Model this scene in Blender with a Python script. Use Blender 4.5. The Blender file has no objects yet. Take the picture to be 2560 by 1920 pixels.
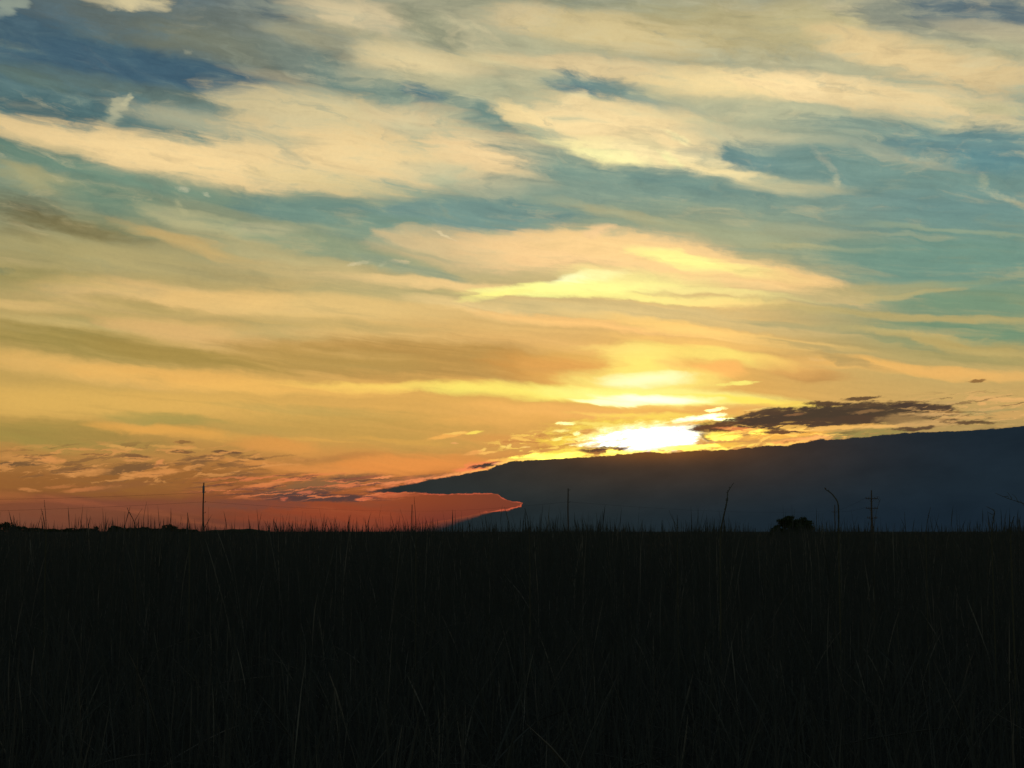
import bpy, math, random
import numpy as np

sc = bpy.context.scene
COL = sc.collection
R = math.radians
rng = np.random.default_rng(7)
random.seed(7)

# ------------------------------------------------------------------ camera
W_PX, H_PX = 2212.0, 1659.0            # working pixel grid of my notes on the photograph
HFOV = 35.0
F = W_PX / 2 / math.tan(R(HFOV / 2))
HOR = 1148.0                           # horizon row in those notes
PITCH = math.atan((HOR - H_PX / 2) / F)
EYE = 1.5
cam = bpy.data.cameras.new('camera')
cam.sensor_fit = 'HORIZONTAL'
cam.angle = R(HFOV)
cam.clip_start = 0.05
cam.clip_end = 30000
cam_o = bpy.data.objects.new('camera', cam)
COL.objects.link(cam_o)
cam_o.location = (0, 0, EYE)
cam_o.rotation_euler = (math.pi / 2 + PITCH, 0, 0)
sc.camera = cam_o

sc.view_settings.view_transform = 'Standard'
sc.view_settings.look = 'None'
sc.view_settings.exposure = 0
sc.view_settings.gamma = 1
sc.view_settings.use_curve_mapping = False


def direction(px, py):
    dx, dy = (px - W_PX / 2) / F, (H_PX / 2 - py) / F
    c, s = math.cos(PITCH), math.sin(PITCH)
    return dx, c - s * dy, s + c * dy


def sky_uv(px, py):
    """azimuth and elevation (scaled so that one unit is about one note pixel)."""
    x, y, z = direction(px, py)
    return W_PX / 2 + math.atan2(x, y) * F, HOR - math.atan2(z, math.hypot(x, y)) * F


def at(px, py, dist):
    x, y, z = direction(px, py)
    k = dist / y
    return x * k, dist, EYE + z * k


# ------------------------------------------------------------------ sun
SUN_AZ = math.atan2(*direction(1392, 950)[:2])
SUN_EL = R(3.2)
sun = bpy.data.lights.new('sun', 'SUN')
sun.energy = 0.12
sun.angle = R(2.0)
sun.color = (1.0, 0.62, 0.30)
sun_o = bpy.data.objects.new('sun', sun)
COL.objects.link(sun_o)
sun_o.rotation_euler = (math.pi / 2 - SUN_EL, 0, math.pi - SUN_AZ)

# ------------------------------------------------------------------ world: evening sky with cloud layers
world = bpy.data.worlds.new('World')
sc.world = world
world.use_nodes = True
world.cycles.sampling_method = 'MANUAL'
world.cycles.sample_map_resolution = 512
NT = world.node_tree
NT.nodes.clear()
SKY = bpy.data.node_groups.new('evening_sky', 'ShaderNodeTree')       # the whole sky lives in one node group
SKY.interface.new_socket('Sky', in_out='OUTPUT', socket_type='NodeSocketShader')
N, L = SKY.nodes, SKY.links


def lin(c):
    return tuple((v / 255 / 12.92) if v / 255 <= 0.04045 else ((v / 255 + 0.055) / 1.055) ** 2.4 for v in c)


def put(sock, v):
    if isinstance(v, bpy.types.NodeSocket):
        L.new(v, sock)
    else:
        sock.default_value = v


def M(op, a, b=None, c=None, clamp=False):
    n = N.new('ShaderNodeMath')
    n.operation = op
    n.use_clamp = clamp
    put(n.inputs[0], a)
    if b is not None:
        put(n.inputs[1], b)
    if c is not None:
        put(n.inputs[2], c)
    return n.outputs[0]


def VM(op, a, b=None, c=None):
    n = N.new('ShaderNodeVectorMath')
    n.operation = op
    put(n.inputs[0], a)
    if b is not None:
        put(n.inputs[1], b)
    if c is not None:
        put(n.inputs[2], c)
    return n.outputs['Value'] if op in ('DOT_PRODUCT', 'LENGTH') else n.outputs['Vector']


def ramp(v, a, b, lo=0.0, hi=1.0, smooth=True):
    n = N.new('ShaderNodeMapRange')
    n.interpolation_type = 'SMOOTHSTEP' if smooth else 'LINEAR'
    n.clamp = True
    put(n.inputs[0], v)
    for i, x in ((1, a), (2, b), (3, lo), (4, hi)):
        put(n.inputs[i], x)
    return n.outputs[0]


def mix(fac, a, b):
    n = N.new('ShaderNodeMix')
    n.data_type = 'RGBA'
    n.clamp_factor = True
    put(n.inputs[0], fac)
    put(n.inputs[6], a if isinstance(a, bpy.types.NodeSocket) else (*a, 1))
    put(n.inputs[7], b if isinstance(b, bpy.types.NodeSocket) else (*b, 1))
    return n.outputs[2]


def noise(vec, detail=3.0, rough=0.55, dist=0.0):
    n = N.new('ShaderNodeTexNoise')
    n.noise_dimensions = '2D'
    put(n.inputs['Vector'], vec)
    n.inputs['Scale'].default_value = 1.0
    n.inputs['Detail'].default_value = detail
    n.inputs['Roughness'].default_value = rough
    n.inputs['Distortion'].default_value = dist
    return n.outputs['Fac'], n.outputs['Color']


def combine(x, y, z=0.0):
    n = N.new('ShaderNodeCombineXYZ')
    put(n.inputs[0], x)
    put(n.inputs[1], y)
    put(n.inputs[2], z)
    return n.outputs[0]


tc = N.new('ShaderNodeTexCoord')
sep = N.new('ShaderNodeSeparateXYZ')
L.new(tc.outputs['Generated'], sep.inputs[0])
X, Y, Z = sep.outputs
AZ = M('ARCTAN2', X, Y)
EL = M('ARCSINE', Z)
U = M('MULTIPLY_ADD', AZ, F, W_PX / 2)
V = M('MULTIPLY_ADD', EL, -F, HOR)
P = combine(U, V, 1.0)


def stretched(vec, lx, ly, angle, off=0.0):
    """a sampling frame lx units long by ly high, tilted so that it falls to the right."""
    c, s = math.cos(R(angle)), math.sin(R(angle))
    a = VM('DOT_PRODUCT', vec, (c / lx, s / lx, off))
    b = VM('DOT_PRODUCT', vec, (-s / ly, c / ly, off * 1.7))
    return combine(a, b)


def warp(vec, lx, ly, angle, ax, ay, detail, rough, off):
    _, col = noise(stretched(vec, lx, ly, angle, off), detail, rough)
    return VM('MULTIPLY_ADD', VM('SUBTRACT', col, (0.5, 0.5, 0.5)), (ax, ay, 0.0), vec)


W_A = warp(P, 300, 90, 8, 150, 34, 3.0, 0.55, 3.1)
W_SOFT = warp(W_A, 60, 17, 8, 55, 14, 4.0, 0.6, 11.3)
W_FINE = warp(P, 26, 9, -3, 22, 6.5, 4.0, 0.62, 5.7)
W_EDGE = warp(P, 22, 10, 0, 16, 8, 5.0, 0.62, 8.9)

# ---- clear sky and thin veil, row by row (colours left / centre / right)
ROWS = [
    (-60, (86, 102, 110), (142, 146, 126), (100, 116, 122)),
    (150, (76, 102, 114), (190, 182, 144), (196, 186, 144)),
    (300, (96, 124, 120), (168, 172, 142), (126, 150, 138)),
    (420, (116, 138, 118), (126, 150, 136), (108, 142, 140)),
    (530, (150, 144, 104), (150, 158, 126), (114, 146, 136)),
    (620, (176, 158, 104), (205, 180, 122), (124, 150, 128)),
    (700, (190, 164, 102), (222, 182, 112), (124, 148, 118)),
    (780, (182, 152, 86), (206, 156, 86), (176, 162, 104)),
    (860, (208, 168, 90), (226, 174, 90), (212, 170, 100)),
    (930, (196, 156, 80), (216, 164, 84), (176, 148, 90)),
    (1000, (170, 118, 62), (216, 144, 72), (160, 130, 80)),
    (1050, (140, 86, 46), (172, 92, 48), (150, 110, 70)),
    (1100, (114, 65, 44), (132, 63, 42), (140, 90, 60)),
    (1150, (98, 58, 46), (112, 54, 46), (120, 80, 60)),
]


def row_ramp(vsock, idx, rows=ROWS):
    n = N.new('ShaderNodeValToRGB')
    y0, y1 = rows[0][0], rows[-1][0]
    put(n.inputs[0], ramp(vsock, y0, y1, smooth=False))
    cr = n.color_ramp
    cr.interpolation = 'B_SPLINE' if len(rows) > 8 else 'EASE'
    while len(cr.elements) < len(rows):
        cr.elements.new(0.5)
    for e, r in zip(cr.elements, rows):
        e.position = (r[0] - y0) / (y1 - y0)
    for e, r in zip(cr.elements, rows):
        e.color = (*lin(r[idx]), 1)
    return n.outputs[0]


wa = N.new('ShaderNodeSeparateXYZ')
L.new(W_A, wa.inputs[0])
vw = wa.outputs[1]
# ---- cloud patches:  x y rx ry angle alpha inner  r g b
CIRRUS = """
260 140 330 70 9 .95 .2 70 98 110
80 60 150 50 8 .7 .2 68 94 108
120 225 180 42 8 .8 .2 76 106 110
400 60 320 56 9 .75 .2 106 114 104
480 100 170 36 12 .7 .1 124 128 108
40 100 60 9 12 .4 .0 130 138 112
230 80 90 12 10 .3 .0 110 120 108
330 152 230 36 9 .97 .35 68 97 113
140 120 170 34 9 .7 .2 68 96 112
330 200 290 22 9 .5 .1 112 126 108
70 170 90 14 14 .5 .0 104 122 106
275 6 90 14 3 .95 .3 218 202 156
14 12 44 16 -20 .75 .0 164 174 154
575 20 60 20 20 .6 .1 84 104 112
246 248 42 20 -45 .55 .0 156 162 136
262 230 34 13 -50 .65 .0 200 194 156
274 218 18 7 -55 .7 .1 210 202 160
405 113 10 6 10 .35 .1 178 176 146
345 276 80 16 10 .6 .1 112 128 118
440 262 170 26 10 .85 .1 184 180 146
520 215 80 20 8 .6 .1 196 184 146
60 282 160 30 14 .95 .35 226 196 142
200 312 230 34 11 .95 .35 228 200 146
420 350 300 54 9 .97 .4 246 214 154
110 318 110 12 14 .45 .0 190 180 136
90 346 220 22 14 .85 .2 100 128 112
330 398 300 20 9 .85 .2 116 144 124
40 378 110 22 14 .8 .1 182 172 122
230 420 160 18 12 .6 .1 128 148 122
640 130 90 32 30 .8 .2 112 128 120
575 105 60 22 20 .7 .2 118 128 116
573 160 70 12 6 .6 .1 168 158 128
725 170 80 32 38 .8 .2 110 132 124
650 80 90 18 14 .6 .1 176 170 136
760 34 130 40 8 .95 .3 216 198 156
740 68 100 12 12 .5 .1 150 152 124
835 90 60 12 20 .45 .1 150 152 124
940 70 90 36 30 .85 .2 138 142 118
895 140 120 44 12 .95 .3 226 206 156
1040 126 90 22 4 .8 .1 220 202 152
970 180 170 22 6 .6 .1 170 174 142
850 205 130 30 10 .9 .3 116 140 130
905 205 50 17 22 .8 .3 92 124 130
1030 235 70 18 20 .7 .2 120 140 130
1060 258 110 20 22 .9 .3 110 138 130
690 245 210 48 8 .97 .35 216 198 150
900 262 130 34 5 .9 .2 224 202 154
760 340 300 64 4 .97 .35 242 212 154
1060 330 130 46 4 .95 .3 246 214 158
610 300 80 16 6 .6 .0 186 182 146
890 272 62 16 5 .6 .0 188 186 150
940 372 90 24 10 .7 .0 194 194 158
960 390 60 14 15 .5 .0 170 182 150
720 395 180 26 8 .8 .1 226 204 148
1080 395 90 32 0 .8 .2 238 210 156
1060 10 120 30 4 .6 .1 136 140 118
1250 6 130 20 2 .8 .1 140 144 120
1130 35 100 34 6 .9 .2 216 196 150
1345 70 210 44 5 .95 .3 214 194 142
1200 98 150 18 4 .7 .1 184 182 146
1480 25 120 22 4 .6 .1 152 152 118
1600 62 190 60 4 .8 .2 188 174 126
1270 148 200 28 6 .95 .3 226 202 152
1180 178 60 14 6 .5 .1 140 158 142
1275 186 125 26 8 1 .5 114 140 136
1255 192 70 14 6 .8 .3 100 128 132
1370 212 100 18 14 .95 .4 120 144 136
1460 230 110 16 8 .7 .1 166 172 148
1590 185 190 34 3 .95 .3 250 222 160
1640 234 190 20 4 .8 .2 192 190 152
1430 250 130 22 8 .8 .2 236 214 160
1228 222 34 20 -35 .9 .2 242 222 168
1255 240 40 12 10 .5 .1 180 180 150
1170 255 130 18 12 .95 .25 250 222 160
1350 285 210 56 14 .97 .4 250 222 164
1340 335 150 26 12 .95 .4 255 238 170
1470 352 170 26 11 .95 .4 252 230 172
1580 380 130 18 9 .85 .1 244 222 164
1330 340 80 12 9 .9 .3 255 246 176
1452 346 34 10 35 .8 .2 255 246 176
1465 298 30 9 30 .8 .1 255 240 176
1390 308 40 14 20 .7 .1 204 194 150
1490 335 40 16 20 .75 .1 182 180 150
1600 300 120 34 5 .8 .2 216 204 160
1230 372 190 34 20 .9 .3 126 150 136
1420 402 300 26 7 .95 .35 124 150 137
1150 415 190 30 2 .8 .2 132 154 138
1625 346 100 22 6 1 .5 110 140 138
1500 392 180 20 8 .9 .4 118 147 137
1835 34 24 52 -8 .8 .1 206 194 148
1755 52 130 52 0 .8 .2 196 184 136
1920 26 110 30 6 .9 .3 134 140 126
2120 24 170 44 8 .95 .3 94 114 122
1990 66 130 18 12 .6 .1 142 146 130
1920 108 190 34 10 .95 .3 234 206 150
2090 150 210 40 8 .95 .3 224 198 146
2150 70 110 22 10 .8 .2 190 180 146
2100 108 150 14 8 .6 .1 176 174 138
1870 142 120 18 5 .8 .2 186 182 146
1770 190 220 34 3 .97 .35 254 224 166
1980 216 230 36 6 .97 .3 236 210 156
2160 232 110 14 8 .7 .1 190 188 146
2080 268 170 16 3 .9 .3 226 208 158
1760 252 200 24 4 .8 .2 190 190 154
1900 278 150 26 5 .9 .3 128 152 140
2110 320 220 46 2 1 .5 107 140 139
1740 352 190 34 8 .9 .3 112 144 139
2000 380 330 44 4 .85 .3 118 148 138
2150 350 110 26 6 .8 .2 96 138 142
1780 345 48 9 45 .35 .0 200 192 160
1950 345 140 11 9 .7 .1 168 172 148
1850 318 90 12 6 .6 .1 160 168 146
1710 300 70 14 10 .5 .1 200 196 158
1690 402 100 18 4 .85 .2 196 190 150
1800 403 50 14 5 .5 .0 196 190 150
1808 392 9 16 -10 .45 .0 206 198 158
2122 388 11 20 -20 .6 .0 176 180 146
2165 425 58 8 22 .6 .0 176 180 150
60 455 150 30 12 .8 .1 108 108 82
180 492 170 20 9 .8 .2 124 114 74
30 512 80 14 4 .7 .1 116 110 78
260 438 150 26 14 .9 .2 110 136 116
395 455 30 8 52 .6 .1 174 172 132
480 488 160 20 13 .85 .2 192 184 136
330 505 150 14 14 .6 .1 124 136 104
470 520 160 11 16 .6 .1 150 154 118
130 545 190 38 4 .8 .1 172 160 108
290 562 150 34 4 .8 .1 186 170 116
8 586 22 8 0 .8 .1 110 124 100
450 538 170 18 17 .85 .2 206 174 112
100 608 190 26 7 .85 .2 152 142 88
430 590 120 10 10 .5 .0 172 160 112
330 640 260 32 5 .9 .2 228 190 124
490 650 140 28 2 .8 .2 236 194 122
60 660 150 14 4 .85 .2 216 182 116
320 660 110 12 8 .8 .2 174 154 94
150 703 200 13 6 .7 .1 198 176 112
180 692 70 8 6 .5 .1 170 156 98
150 742 280 32 7 .92 .3 160 140 76
430 773 230 20 6 .85 .3 170 142 74
430 725 190 28 9 .9 .2 228 184 116
200 802 300 22 6 .9 .2 230 182 102
430 818 260 18 4 .9 .2 238 182 96
720 468 190 32 8 .97 .5 114 143 130
1010 466 210 42 0 1 .55 118 147 138
930 500 70 14 8 .9 .4 120 148 136
820 502 150 34 4 .95 .3 122 148 130
640 522 190 22 14 .8 .2 142 158 128
570 496 70 15 4 .85 .1 190 182 140
720 498 130 11 4 .4 .0 150 160 130
396 408 15 6 14 .5 .0 220 208 172
444 420 12 4 25 .5 .0 206 200 166
760 548 220 22 12 .8 .2 146 158 126
620 560 160 22 16 .7 .1 196 182 130
720 600 260 20 8 .8 .1 202 180 124
900 520 70 14 14 .85 .2 206 186 142
1030 540 190 40 4 .92 .3 220 192 140
960 508 30 3 28 .8 .2 226 206 160
880 512 80 18 -12 .6 .1 206 186 140
910 548 80 6 12 .6 .1 170 168 130
1120 520 130 24 -3 .9 .3 232 198 144
777 568 26 5 -9 .7 .1 218 202 158
828 569 11 5 -30 .9 .2 190 186 146
862 565 26 5 4 .9 .3 214 192 146
880 582 110 13 9 .8 .2 154 162 130
820 560 60 10 14 .6 .1 136 152 128
850 640 190 18 2 .85 .2 176 166 116
950 612 220 13 3 .9 .2 244 206 140
700 668 230 28 2 .9 .2 232 196 126
560 652 90 20 2 .6 .1 238 196 124
1000 662 150 13 8 .9 .2 244 208 140
720 704 230 14 3 .7 .1 188 166 106
600 720 120 18 3 .6 .1 186 170 112
800 726 230 12 3 .7 .1 224 186 116
1290 548 260 48 0 .95 .4 250 208 146
1500 572 330 36 11 .95 .4 250 210 144
1640 600 240 26 10 .9 .3 244 204 138
1282 503 28 16 0 .9 .2 244 204 148
1330 500 30 9 0 .6 .1 190 182 140
1345 468 160 14 12 .85 .2 176 170 130
1590 515 230 24 9 .8 .2 164 168 132
1740 500 170 16 6 .6 .1 168 168 132
1790 535 150 7 2 .8 .2 184 178 132
1700 545 200 5 4 .5 .1 130 150 130
1250 606 100 13 -9 .97 .4 255 255 196
1220 622 230 15 -2 .97 .45 255 252 150
1470 560 100 12 14 .9 .2 255 246 150
1570 582 150 15 10 .9 .2 255 248 148
1380 606 160 24 4 .8 .1 255 240 150
1420 642 230 10 3 .9 .3 255 244 144
1560 632 190 7 6 .7 .1 255 236 150
1560 652 200 8 4 .7 .1 248 206 130
1050 636 90 9 -8 .95 .3 255 244 140
1280 668 330 20 2 .92 .35 212 188 130
1560 690 330 16 6 .9 .3 206 180 122
1160 690 160 10 4 .6 .1 222 190 126
1350 708 340 12 5 .9 .2 250 196 120
1560 722 300 16 8 .9 .2 252 206 120
1640 706 160 9 8 .6 .1 208 180 118
1500 745 200 12 5 .7 .1 250 200 112
1720 612 180 26 10 .9 .2 236 196 132
2050 565 290 56 0 .92 .4 114 148 132
2060 500 190 7 4 .75 .2 152 166 136
1960 510 110 5 5 .6 .1 160 168 138
1860 632 200 20 -3 .85 .2 180 168 118
2120 655 170 22 2 .9 .3 120 148 120
2110 720 200 20 4 .95 .4 116 146 116
1940 680 330 9 3 .9 .3 188 170 112
1960 640 130 6 -7 .7 .1 194 176 118
2060 616 160 7 -4 .5 .1 150 158 120
1800 708 190 9 5 .7 .1 160 156 112
1980 724 150 7 7 .9 .3 190 172 112
2080 752 170 12 9 .9 .2 192 168 104
1950 740 90 7 14 .85 .2 140 148 108
1850 768 170 10 10 .7 .1 176 158 104
2140 778 140 9 4 .7 .1 160 150 96
1700 745 130 12 8 .7 .1 214 176 106
1760 752 90 8 14 .6 .1 174 156 104
1930 796 220 15 5 .92 .2 242 186 102
2110 808 180 13 3 .9 .2 234 180 102
1830 785 80 9 13 .8 .2 172 148 94
1750 808 80 14 6 .85 .2 192 142 80
1765 777 24 4 5 .8 .2 224 180 110
950 776 400 46 2 .96 .4 184 144 78
1220 800 190 34 4 .9 .3 208 150 76
700 775 200 26 4 .7 .2 186 152 82
1150 740 240 16 4 .6 .1 224 178 108
850 836 220 11 2 .9 .2 255 212 104
620 838 220 14 2 .7 .1 246 190 98
150 868 300 36 2 .85 .2 224 178 92
480 872 220 28 3 .7 .1 228 178 92
340 908 130 14 2 .85 .2 168 150 80
70 940 190 34 3 .9 .3 160 138 70
250 955 160 18 4 .6 .1 164 134 70
560 930 160 14 2 .7 .2 180 150 80
350 934 150 13 4 .85 .2 232 168 80
740 918 260 34 2 .85 .2 196 158 82
860 942 280 34 2 .8 .2 198 154 78
640 880 190 10 3 .5 .1 186 160 88
600 962 90 16 4 .8 .2 224 154 76
690 952 90 4 4 .7 .1 222 166 80
860 952 100 6 4 .6 .1 222 166 80
880 1006 230 22 -2 .9 .2 234 148 72
720 990 130 8 -3 .5 .1 178 120 66
1130 905 230 12 -1 .6 .1 238 176 90
1120 950 170 12 3 .6 .1 222 152 78
230 1040 380 34 -2 .8 .2 150 98 48
640 1010 180 8 6 .6 .1 230 150 76
60 1110 260 30 0 .4 .1 140 82 56
330 1090 260 18 0 .5 .1 132 74 56
850 1105 330 34 0 .7 .2 156 70 40
"""
GLOW = """
1385 800 230 70 0 .6 .0 252 200 104
1380 768 85 28 4 .85 .0 255 232 122
1330 752 90 9 4 .5 .0 255 226 124
1372 795 60 24 0 .75 .0 255 230 116
1240 796 110 22 4 .8 .1 216 156 82
1290 812 60 9 2 .5 .1 232 170 90
1560 772 170 16 7 .8 .1 252 228 118
1432 787 40 13 0 .6 .1 250 200 110
1545 800 66 18 4 .8 .2 250 184 100
1690 790 110 18 8 .6 .1 236 180 100
1390 824 170 30 0 .85 .0 255 238 126
1402 820 84 17 0 .6 -.3 256 256 220
1260 853 380 20 2 .95 .1 255 238 112
1420 858 260 22 2 .95 .1 255 246 140
1610 866 180 10 4 .9 .2 255 226 96
1425 861 120 11 2 .8 -.3 257 257 236
1330 869 90 6 3 .6 .1 257 257 210
1250 893 260 16 3 .8 .2 242 180 96
1480 885 210 8 1 .7 .1 246 186 92
1420 897 180 6 0 .7 .1 255 218 104
1590 880 130 8 -4 .6 .1 226 164 88
"""
FINE = """
1390 928 210 34 -3 .95 .0 255 224 88
1300 950 150 18 -3 .9 .1 255 220 76
1390 945 145 32 -3 .95 -.2 258 258 200
1395 950 112 24 -3 1 .0 268 268 262
1450 934 72 18 -6 .95 .0 262 262 236
1330 958 90 11 -2 .9 .1 262 262 226
1034 1009 52 11 -10 .92 .4 250 138 84
1050 1005 40 5 -8 .97 .5 56 52 48
1080 1001 20 3 -4 .9 .3 250 160 110
1505 904 62 7 -8 .97 .1 260 258 200
1560 906 40 4 4 .9 .3 270 255 170
1480 915 70 5 -6 .8 .2 252 192 96
1226 915 20 5 0 .95 .2 258 252 170
1214 930 20 4 -3 .9 .2 256 242 140
1247 937 9 4.5 0 .95 .2 258 252 170
1203 948 14 4 -10 .9 .2 256 240 136
1270 932 22 6 -4 .8 .3 226 158 84
1285 916 60 5 3 .8 .2 255 226 110
1258 955 40 3 -5 .8 .2 250 190 90
1545 885 24 4 -8 .95 .3 262 240 150
1595 828 46 5 -4 .95 .3 255 238 120
1650 884 40 3 -4 .8 .2 250 214 120
1190 986 92 9 -4 .97 .4 262 232 92
1230 972 60 5 -8 .95 .3 255 220 84
1110 992 60 3 -3 .9 .3 255 190 90
1305 972 52 8 -3 .97 .5 98 64 44
1330 979 26 8 0 .97 .5 80 56 42
1322 975 13 6 0 .98 .4 266 232 96
1345 978 10 4 0 .98 .4 266 232 96
1025 934 20 4 -9 .97 .4 255 222 96
965 942 48 5 -11 .92 .3 246 178 88
985 936 24 3 -4 .8 .3 252 200 100
983 957 9 2.6 0 .8 .3 240 170 100
1042 972 10 3.5 -20 .95 .4 255 204 104
1052 978 22 3 -6 .9 .4 252 190 96
1022 978 22 5 -12 .8 .2 244 170 90
1086 965 6 3 0 .9 .4 255 214 110
1098 964 7 4 -40 .9 .4 255 214 110
1135 966 10 2.4 0 .9 .4 250 200 110
1128 949 26 4 14 .85 .2 255 200 96
45 1001 58 6 -2 .85 .4 118 86 54
42 990 62 11 5 .75 .1 204 142 76
110 994 34 8 5 .85 .2 218 146 80
45 1002 50 5 -2 .85 .4 118 86 54
293 986 36 6 6 .9 .5 122 86 54
280 1012 66 10 -8 .9 .5 124 88 54
395 976 28 3.4 2 .9 .4 124 86 54
485 977 34 3.6 3 .95 .4 110 78 52
440 991 44 8 -2 .85 .4 128 90 56
428 1000 20 8 0 .7 .3 128 90 56
397 955 20 4 3 .85 .4 138 98 56
155 1003 26 2.6 0 .8 .3 128 88 52
180 1013 34 3.4 -2 .85 .4 126 86 52
205 982 34 2.6 0 .8 .3 132 92 54
475 1002 12 2.5 0 .8 .3 124 86 52
560 993 14 2.6 0 .8 .3 118 84 52
190 1021 50 9 -5 .85 .2 206 140 76
140 1018 20 3 -14 .7 .2 200 136 74
330 1023 70 8 -6 .9 .3 214 142 76
341 1003 16 6 -45 .85 .3 218 142 80
290 995 30 3 3 .8 .2 212 144 80
262 966 44 4 9 .8 .2 218 160 84
380 966 60 4 4 .7 .2 220 160 82
460 985 60 3 -14 .6 .2 214 150 80
64 1058 24 4 4 .8 .2 196 126 70
190 1056 60 5 -6 .85 .2 206 126 70
130 1052 40 3 -3 .6 .2 190 118 66
480 1054 40 4 -6 .6 .2 188 116 68
250 1050 100 12 -6 .5 .1 140 90 54
560 1052 60 4 -8 .8 .3 214 122 72
600 1042 80 4 -8 .8 .3 222 132 74
540 1056 46 3 -2 .8 .3 112 72 54
600 1062 100 4 -3 .6 .2 116 76 58
710 1042 130 14 -6 .9 .3 136 96 62
640 1063 110 8 -4 .8 .3 112 76 58
900 1034 110 8 -6 .8 .2 134 92 62
700 1076 130 9 0 .95 .4 84 60 56
590 1077 40 3 0 .8 .4 92 62 54
660 1066 60 4 -3 .85 .4 90 64 58
560 1090 120 12 0 .6 .1 112 70 58
820 1031 34 3 -4 .95 .4 240 148 88
790 1047 50 3 -6 .9 .3 226 132 82
870 1040 60 3 -7 .9 .3 232 138 84
660 1063 20 4 -6 .8 .3 206 112 76
765 1049 18 3 0 .8 .4 100 66 54
785 1078 18 4 -4 .9 .4 222 112 72
612 1077 8 4 0 .8 .3 196 100 70
850 1070 50 6 -2 .8 .3 216 108 68
1650 921 120 12 -5 .9 .3 255 186 84
1600 915 130 13 -6 .97 .55 96 66 46
1740 903 160 24 -4 .98 .6 76 60 47
1880 895 170 27 -2 .98 .6 75 61 47
1800 912 170 12 -4 .9 .5 84 64 48
1545 925 46 10 -4 .95 .5 104 70 46
1526 944 16 8 20 .9 .4 112 74 46
1660 890 60 8 -8 .95 .5 84 64 48
1780 872 46 6 0 .95 .5 82 62 46
1860 861 46 4.5 -4 .95 .5 96 72 50
1990 878 70 9 2 .95 .5 76 60 48
1870 876 60 5 -6 .9 .4 90 70 50
2020 882 50 5 4 .9 .4 84 66 50
1965 868 30 3 0 .85 .4 104 80 54
2110 823 20 3.5 -5 .85 .4 130 92 52
1870 889 40 4 -5 .7 .2 150 112 70
1720 895 24 3 -6 .6 .2 160 112 70
1590 926 44 4 2 .85 .3 236 140 80
1640 935 24 7 -4 .9 .3 262 214 84
1700 940 110 7 -4 .92 .3 255 186 80
1560 942 40 10 0 .92 .3 262 216 84
1790 925 130 5 -4 .9 .3 250 190 100
1930 920 110 4 -3 .9 .3 242 186 104
1690 934 60 4 0 .95 .5 100 66 46
1870 938 120 12 -3 .9 .3 150 136 76
1570 962 70 6 -3 .9 .3 255 200 80
1650 956 70 4 -4 .8 .2 216 160 84
1720 952 60 8 -8 .92 .3 255 172 92
1760 946 40 4 -8 .9 .3 255 180 104
1480 966 80 5 -3 .9 .3 262 226 90
1950 905 60 14 -2 .5 .2 190 150 92
2010 915 80 10 -4 .85 .2 200 158 98
1985 926 40 5 -6 .95 .5 92 70 50
1950 926 34 3 -4 .9 .4 96 74 52
2040 905 40 4 0 .9 .4 96 74 50
2080 912 50 4.5 0 .92 .4 92 70 50
2120 913 30 3 2 .85 .4 100 78 52
2020 895 70 5 0 .8 .2 214 168 106
2050 870 50 4 0 .7 .2 196 160 100
2120 871 12 5 0 .85 .3 232 176 106
2130 888 44 5 -3 .9 .3 226 174 106
2095 902 40 5 0 .8 .2 214 166 100
2070 890 80 2 0 .8 .3 140 104 62
2165 863 60 6 2 .8 .2 226 174 106
2160 890 80 9 0 .6 .2 142 142 92
2190 895 80 10 -4 .8 .2 214 166 98
2200 862 50 3 0 .6 .2 236 182 110
"""


def bright(r, g, b):
    """sRGB to linear; a peak above 255 means brighter than white."""
    p = max(r, g, b)
    k = 1 + 5 * max(0, p - 255) / 30
    return tuple(v * k for v in lin((min(r, 255), min(g, 255), min(b, 255))))


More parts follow.
